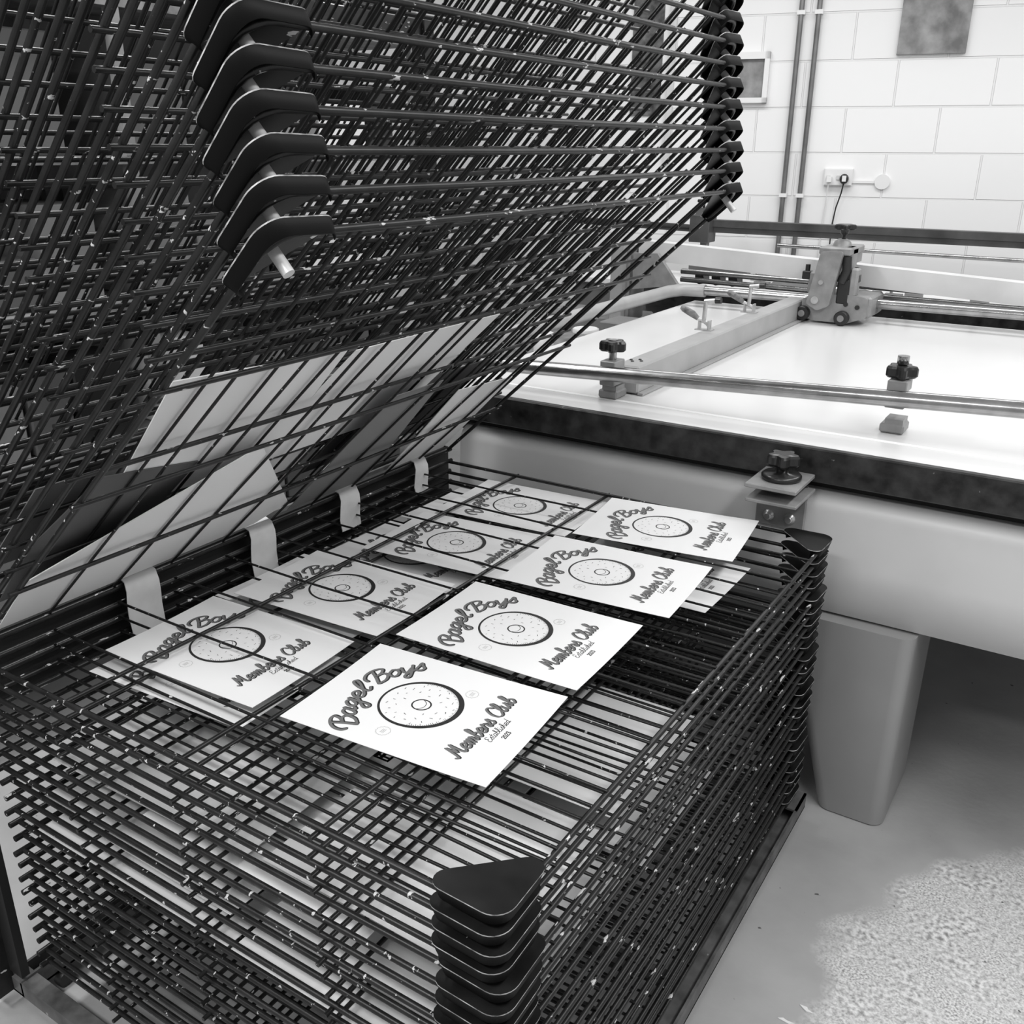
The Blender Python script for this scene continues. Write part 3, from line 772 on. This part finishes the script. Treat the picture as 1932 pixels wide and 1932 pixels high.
v = [(-2.37, 4.98, -.483), (-2.37, 4.98, -.585), (1.4, 4.98, -.66), (1.4, 4.98, -.76), (-2.37, 5.07, -.483), (-2.37, 5.07, -.585), (1.4, 5.07, -.66), (1.4, 5.07, -.76)]
b.add(v, [(0, 1, 3, 2), (4, 6, 7, 5), (0, 2, 6, 4), (1, 5, 7, 3), (0, 4, 5, 1), (2, 3, 7, 6)])
part('cross_beam', b, 'beamwood', sq, 'long pale beam')
for y, z in ((5.2, -0.66), (5.2, -0.705)):
    b = MB(); b.tube([(-2.2, y, z), (1.4, y, z - .03)], 0.015, 12); part('rail', b, 'steel', sq)
b = MB(); b.add([(-2.36, 4.9, -.545), (-2.22, 4.9, -.54), (-2.09, 4.9, -.70), (-2.36, 4.9, -.74), (-2.36, 4.93, -.545), (-2.22, 4.93, -.54), (-2.09, 4.93, -.70), (-2.36, 4.93, -.74)],
                [(0, 3, 2, 1), (4, 5, 6, 7), (0, 1, 5, 4), (1, 2, 6, 5), (2, 3, 7, 6), (3, 0, 4, 7)]); part('gusset_plate', b, 'cast', sq)

# ---------------------------------------------------------------- second table against the wall and its gear
t2 = thing('screen_printing_table', 'second white printing table with dark edge behind the first, under the block wall', 'printing table', (-0.6, 5.9, -H))
b = MB(); b.box(-3.1, 1.4, 5.42, 6.02, -0.80, -0.765, 0, 0.004); part('table_top', b, 'tabwhite', t2)
b = MB(); b.box(-2.55, 1.4, 5.40, 5.42, -0.90, -0.763); part('edge_rail', b, 'rim', t2)
b = MB(); b.box(-3.05, 1.3, 5.5, 5.98, -H, -0.80); part('cabinet_panel', b, 'greybox', t2)
bb = thing('squeegee_beam', 'long dark steel beam spanning the far table below the pipes', 'beam', (-1.5, 5.75, -0.765))
b = MB(); b.box(-2.28, 1.4, 5.74, 5.79, -0.455, -0.412, 0, 0.003); b.box(-2.28, 1.4, 5.75, 5.78, -0.488, -0.455); part('beam', b, 'blackbeam', bb)
b = MB(); b.tube([(-3.2, 5.76, -0.455), (-2.35, 5.76, -0.47)], 0.022, 10); part('beam_tail', b, 'plastic', bb)
b = MB(); b.box(-2.372, -2.245, 5.68, 5.80, -0.545, -0.385, 0, 0.004); b.add([(-2.35, 5.7, -.385), (-2.27, 5.7, -.385), (-2.27, 5.78, -.385), (-2.35, 5.78, -.385), (-2.33, 5.72, -.345), (-2.29, 5.72, -.345), (-2.29, 5.76, -.345), (-2.33, 5.76, -.345)], [(0, 1, 5, 4), (1, 2, 6, 5), (2, 3, 7, 6), (3, 0, 4, 7), (4, 5, 6, 7)])
part('beam_head', b, 'blackbeam', bb)
b = MB(); b.lathe([(.008, 0), (.008, .03), (.016, .03)], (-2.31, 5.74, -.345), 10); b.starknob((-2.31, 5.74, -.315), .042, .02); part('hand_knob', b, 'knob', bb)
b = MB(); b.box(-2.31, -2.27, 5.72, 5.77, -0.765, -0.545); part('post', b, 'greybox', bb)
b = MB(); b.box(0.9, 0.94, 5.72, 5.77, -0.765, -0.488); part('post', b, 'greybox', bb)

gear = thing('screen_clamp_frame', 'far screen frame with thin bars and small knobs under the dark beam', 'print frame', (-1.5, 5.6, -0.765))
b = MB(); b.tube([(-1.9, 5.62, -.70), (1.4, 5.62, -.71)], .013, 10); b.tube([(-1.9, 5.95, -.56), (1.4, 5.95, -.58)], .012, 10); part('guide_bar', b, 'steel', gear)
for x, y in ((-1.98, 5.85), (-1.62, 5.62), (-1.12, 5.55), (-1.03, 5.62), (-0.7, 5.62), (-1.88, 5.62)):
    b = MB(); b.box(x - .03, x + .06, y - .02, y + .02, -.765, -.74); b.tube([(x, y, -.745), (x, y, -.66)], .008, 8); pc = part('post_clamp', b, 'greybox', gear)
    b = MB(); b.starknob((x, y, -.665), .036, .022); part('clamp_knob', b, 'knob', pc)
b = MB(); xzbody(b, [(-1.83, -.765), (-1.74, -.70), (-1.62, -.66), (-1.58, -.66), (-1.58, -.765)], 5.55, 5.6); part('bracket', b, 'greybox', gear)

# machinery and clutter seen between the two tables, left
mc = thing('machine_lift_unit', 'grey machine housing with round motor caps behind the tilted trays', 'machine', (-2.6, 5.0, -H))
b = MB(); b.box(-2.95, -2.4, 4.95, 5.3, -H, -0.92, 0, .01); b.box(-2.5, -2.38, 4.9, 5.1, -0.92, -0.52, 0, .005); part('housing', b, 'greybox', mc)
b = MB(); b.box(-2.47, -2.40, 4.85, 4.9, -0.93, -0.5); part('upright', b, 'barp', mc)
for x in (-2.15, -2.05, -1.95):
    b = MB(); b.tube([(x, 5.33, -.70), (x + .05, 5.33, -.69)], .045, 12); part('motor_cap', b, 'knob', mc)
b = MB(); b.box(-2.2, -1.85, 5.3, 5.36, -.68, -.62); part('motor_plate', b, 'greybox', mc)

tub = thing('lidded_tub', 'small white plastic tub with lid on the shelf left of the table', 'tub', (-2.32, 4.3, -.98))
b = MB(); b.lathe([(.055, 0), (.062, .09), (.066, .095)], (-2.32, 4.3, -.98), 20); part('tub_body', b, 'white', tub)
b = MB(); b.lathe([(.068, 0), (.068, .018), (.06, .022)], (-2.32, 4.3, -.885), 20); part('lid', b, 'white', tub)
b = MB(); b.box(-2.75, -2.12, 3.3, 4.8, -1.0, -.98); b.box(-2.73, -2.69, 3.32, 3.36, -H, -1.0); b.box(-2.18, -2.14, 3.32, 3.36, -H, -1.0); b.box(-2.73, -2.69, 4.74, 4.78, -H, -1.0); b.box(-2.18, -2.14, 4.74, 4.78, -H, -1.0)
single('side_shelf', b, 'wood', 'low dark wooden shelf standing left of the white table', 'shelf', (-2.4, 4.0, -H))
b = MB(); b.box(-2.35, -2.18, 4.5, 4.72, -.98, -.86, 0, .006); single('cardboard_box', b, 'cardmid', 'small grey box on the shelf behind the white tub', 'box', (-2.27, 4.6, -.98))
b = MB(); b.lathe([(.05, 0), (.05, .12), (.03, .13), (.03, .15)], (-2.42, 4.05, -.98), 16); single('ink_pot', b, 'white', 'pale ink pot on the shelf nearer than the tub', 'pot', (-2.42, 4.05, -.98))

# ---------------------------------------------------------------- on the wall
for s, l in ((-0.055, 'left one of two parallel copper pipes running up the block wall'), (0.049, 'right one of two parallel copper pipes running up the block wall')):
    p = thing('wall_pipe', l, 'pipe', wp(s, -1.9, .03), 'pipes on the block wall')
    b = MB(); b.tube([wp(s, -1.9, .03), wp(s, 1.5, .03)], .0155, 14); part('pipe', b, 'copper', p)
    for z in (.765, -.29):
        b = MB(); wbox(b, s - .024, s + .024, z - .012, z + .012, .001, .049); part('pipe_clip', b, 'white', p)
so = thing('double_socket', 'white double wall socket with a black plug in its right side', 'socket', wp(.27, -.175, .02))
b = MB(); wbox(b, .186, .358, -.225, -.125, .0, .035); wbox(b, .19, .354, -.221, -.129, .035, .04); part('socket_plate', b, 'white', so)
for s in (.205, .262):
    b = MB(); wbox(b, s, s + .02, -.19, -.165, .04, .048); part('switch', b, 'tape', so)
b = MB(); wbox(b, .205, .235, -.205, -.172, .04, .07); part('adaptor', b, 'white', so)
pl = thing('black_plug', 'black plug in the wall socket with its cable hanging down behind the beam', 'plug', wp(.31, -.18, .05))
b = MB()
n = 16; vs = []
for o_, r in ((.04, .026), (.062, .028), (.075, .02)):
    for k in range(n): t = 2 * math.pi * k / n; vs.append(wp(.31 + r * math.cos(t), -.185 + 1.1 * r * math.sin(t), o_))
b.add(vs, [(i * n + k, i * n + (k + 1) % n, (i + 1) * n + (k + 1) % n, (i + 1) * n + k) for i in (0, 1) for k in range(n)] + [tuple(range(2 * n, 3 * n))], 0, True)
part('plug_body', b, 'knob', pl)
b = MB(); wbox(b, .298, .322, -.2, -.165, .075, .08); part('plug_label', b, 'white', pl, 'white rectangle on the plug face')
b = MB(); b.tube([wp(.31, -.21, .055), wp(.302, -.27, .05), wp(.28, -.36, .04), wp(.268, -.47, .03), wp(.27, -.75, .03), wp(.29, -.99, .05)], .0045, 8); part('cable', b, 'knob', pl)
b = MB(); b.tube([wp(.218, -.22, .05), wp(.215, -.32, .02), wp(.205, -.5, .01), wp(.2, -.98, .01)], .0035, 8); single('thin_white_cable', b, 'white', 'thin pale cable hanging from the left side of the socket', 'cable', wp(.21, -.6, .01))
b = MB()
vs = []
for o_ in (0, .02):
    for k in range(24): t = 2 * math.pi * k / 24; vs.append(wp(.537 + .045 * math.cos(t), -.2 + .045 * math.sin(t), o_))
b.add(vs, [(k, (k + 1) % 24, 24 + (k + 1) % 24, 24 + k) for k in range(24)] + [tuple(range(24, 48))])
jb = single('junction_cover', b, 'white', 'round white junction cover on the wall right of the socket', 'wall fitting', wp(.537, -.2, 0))
b = MB(); wbox(b, .358, .495, -.21, -.195, 0, .012); single('cable_trunking', b, 'white', 'short white trunking between socket and round cover', 'trunking', wp(.42, -.2, 0))
pf = thing('framed_picture', 'white-framed grey picture on the block wall beside the tray corners', 'picture', wp(-.35, .40, 0))
b = MB(); wbox(b, -.55, -.215, .262, .292, 0, .045); wbox(b, -.55, -.215, .515, .555, 0, .045); wbox(b, -.245, -.215, .262, .555, 0, .045); wbox(b, -.55, -.52, .262, .555, 0, .045); part('frame', b, 'white', pf)
b = MB(); wbox(b, -.52, -.245, .292, .515, 0, .02); part('picture_print', b, 'pic', pf)
b = MB(); wbox(b, -1.10, -.90, .19, 1.05, 0, .01); single('dark_poster', b, 'darkpic', 'tall dark textured poster on the wall behind the tilted trays', 'poster', wp(-1.0, .6, 0))
b = MB(); wbox(b, -.855, -.815, -.1, 1.45, 0, .03); single('wall_trunking', b, 'tape', 'pale vertical trunking strip on the wall between poster and picture', 'trunking', wp(-.83, .7, 0))
b = MB(); wbox(b, .52, .9, .52, .95, 0, .03); single('wall_notice', b, 'pic', 'grey framed notice high on the wall right of the pipes', 'notice', wp(.7, .7, 0))

# storage seen only in slivers behind the swung-up trays
sh = thing('storage_shelves', 'dark storage shelving glimpsed through the swung-up trays', 'shelving', (-3.1, 1.5, -H))
for y in (-1.0, 0.55, 2.1, 3.6):
    for x in (-3.35, -2.87):
        b = MB(); b.box(x, x + .03, y, y + .04, -H, .95); part('upright', b, 'greybox', sh)
b = MB(); b.box(-3.40, -3.385, -1.0, 3.64, -1.9, .95); part('back_panel', b, 'cardmid', sh)
LV = (-1.45, -.98, -.52, -.06, .40, .9)
for z in LV:
    b = MB(); b.box(-3.38, -2.84, -1.0, 3.64, z, z + .025); part('shelf', b, 'wood', sh)
rb = random.Random(9)
TN = {'carddark': 'dark', 'greybox': 'mid grey', 'cardmid': 'mid grey', 'card': 'pale', 'plastic': 'black', 'paper': 'white'}
for z in LV[:-1]:
    for ya, yb in ((-.95, .5), (.6, 2.05), (2.15, 3.55)):
        y = ya
        while y < yb - .14:
            wd = min(rb.uniform(.14, .32), yb - y); hh = rb.uniform(.16, .36); c = rb.choice(['carddark', 'greybox', 'cardmid', 'plastic', 'plastic', 'carddark', 'paper'])
            b = MB(); b.box(-3.3, -2.9, y, y + wd - .02, z + .026, z + .026 + hh, 0, .005)
            single('storage_box', b, c, TN[c] + ' storage box on the shelving, glimpsed through the swung-up trays', 'box', (-3.1, y, z + .026), TN[c] + ' boxes on the shelving')
            y += wd

# white flecks and debris on the floor
for i, (x, y, a, l) in enumerate(((-.36, 1.78, .4, 'white paint scrap on the concrete, nearer the rack base'), (-.33, 1.84, -.3, 'white paint scrap on the concrete, farther from the rack base'))):
    pts = [(x + r * math.cos(a + t), y + .5 * r * math.sin(a + t)) for t, r in ((0, .022), (.9, .006), (1.8, .014), (2.9, .02), (4.0, .007), (5.2, .012))]
    b = MB(); b.prism(pts, -H, -H + .003); single('paint_scrap', b, 'paper', l, 'scrap', (x, y, -H), 'paint scraps on the floor')

for o in bpy.data.objects:
    if '_o' in o: del o['_o']
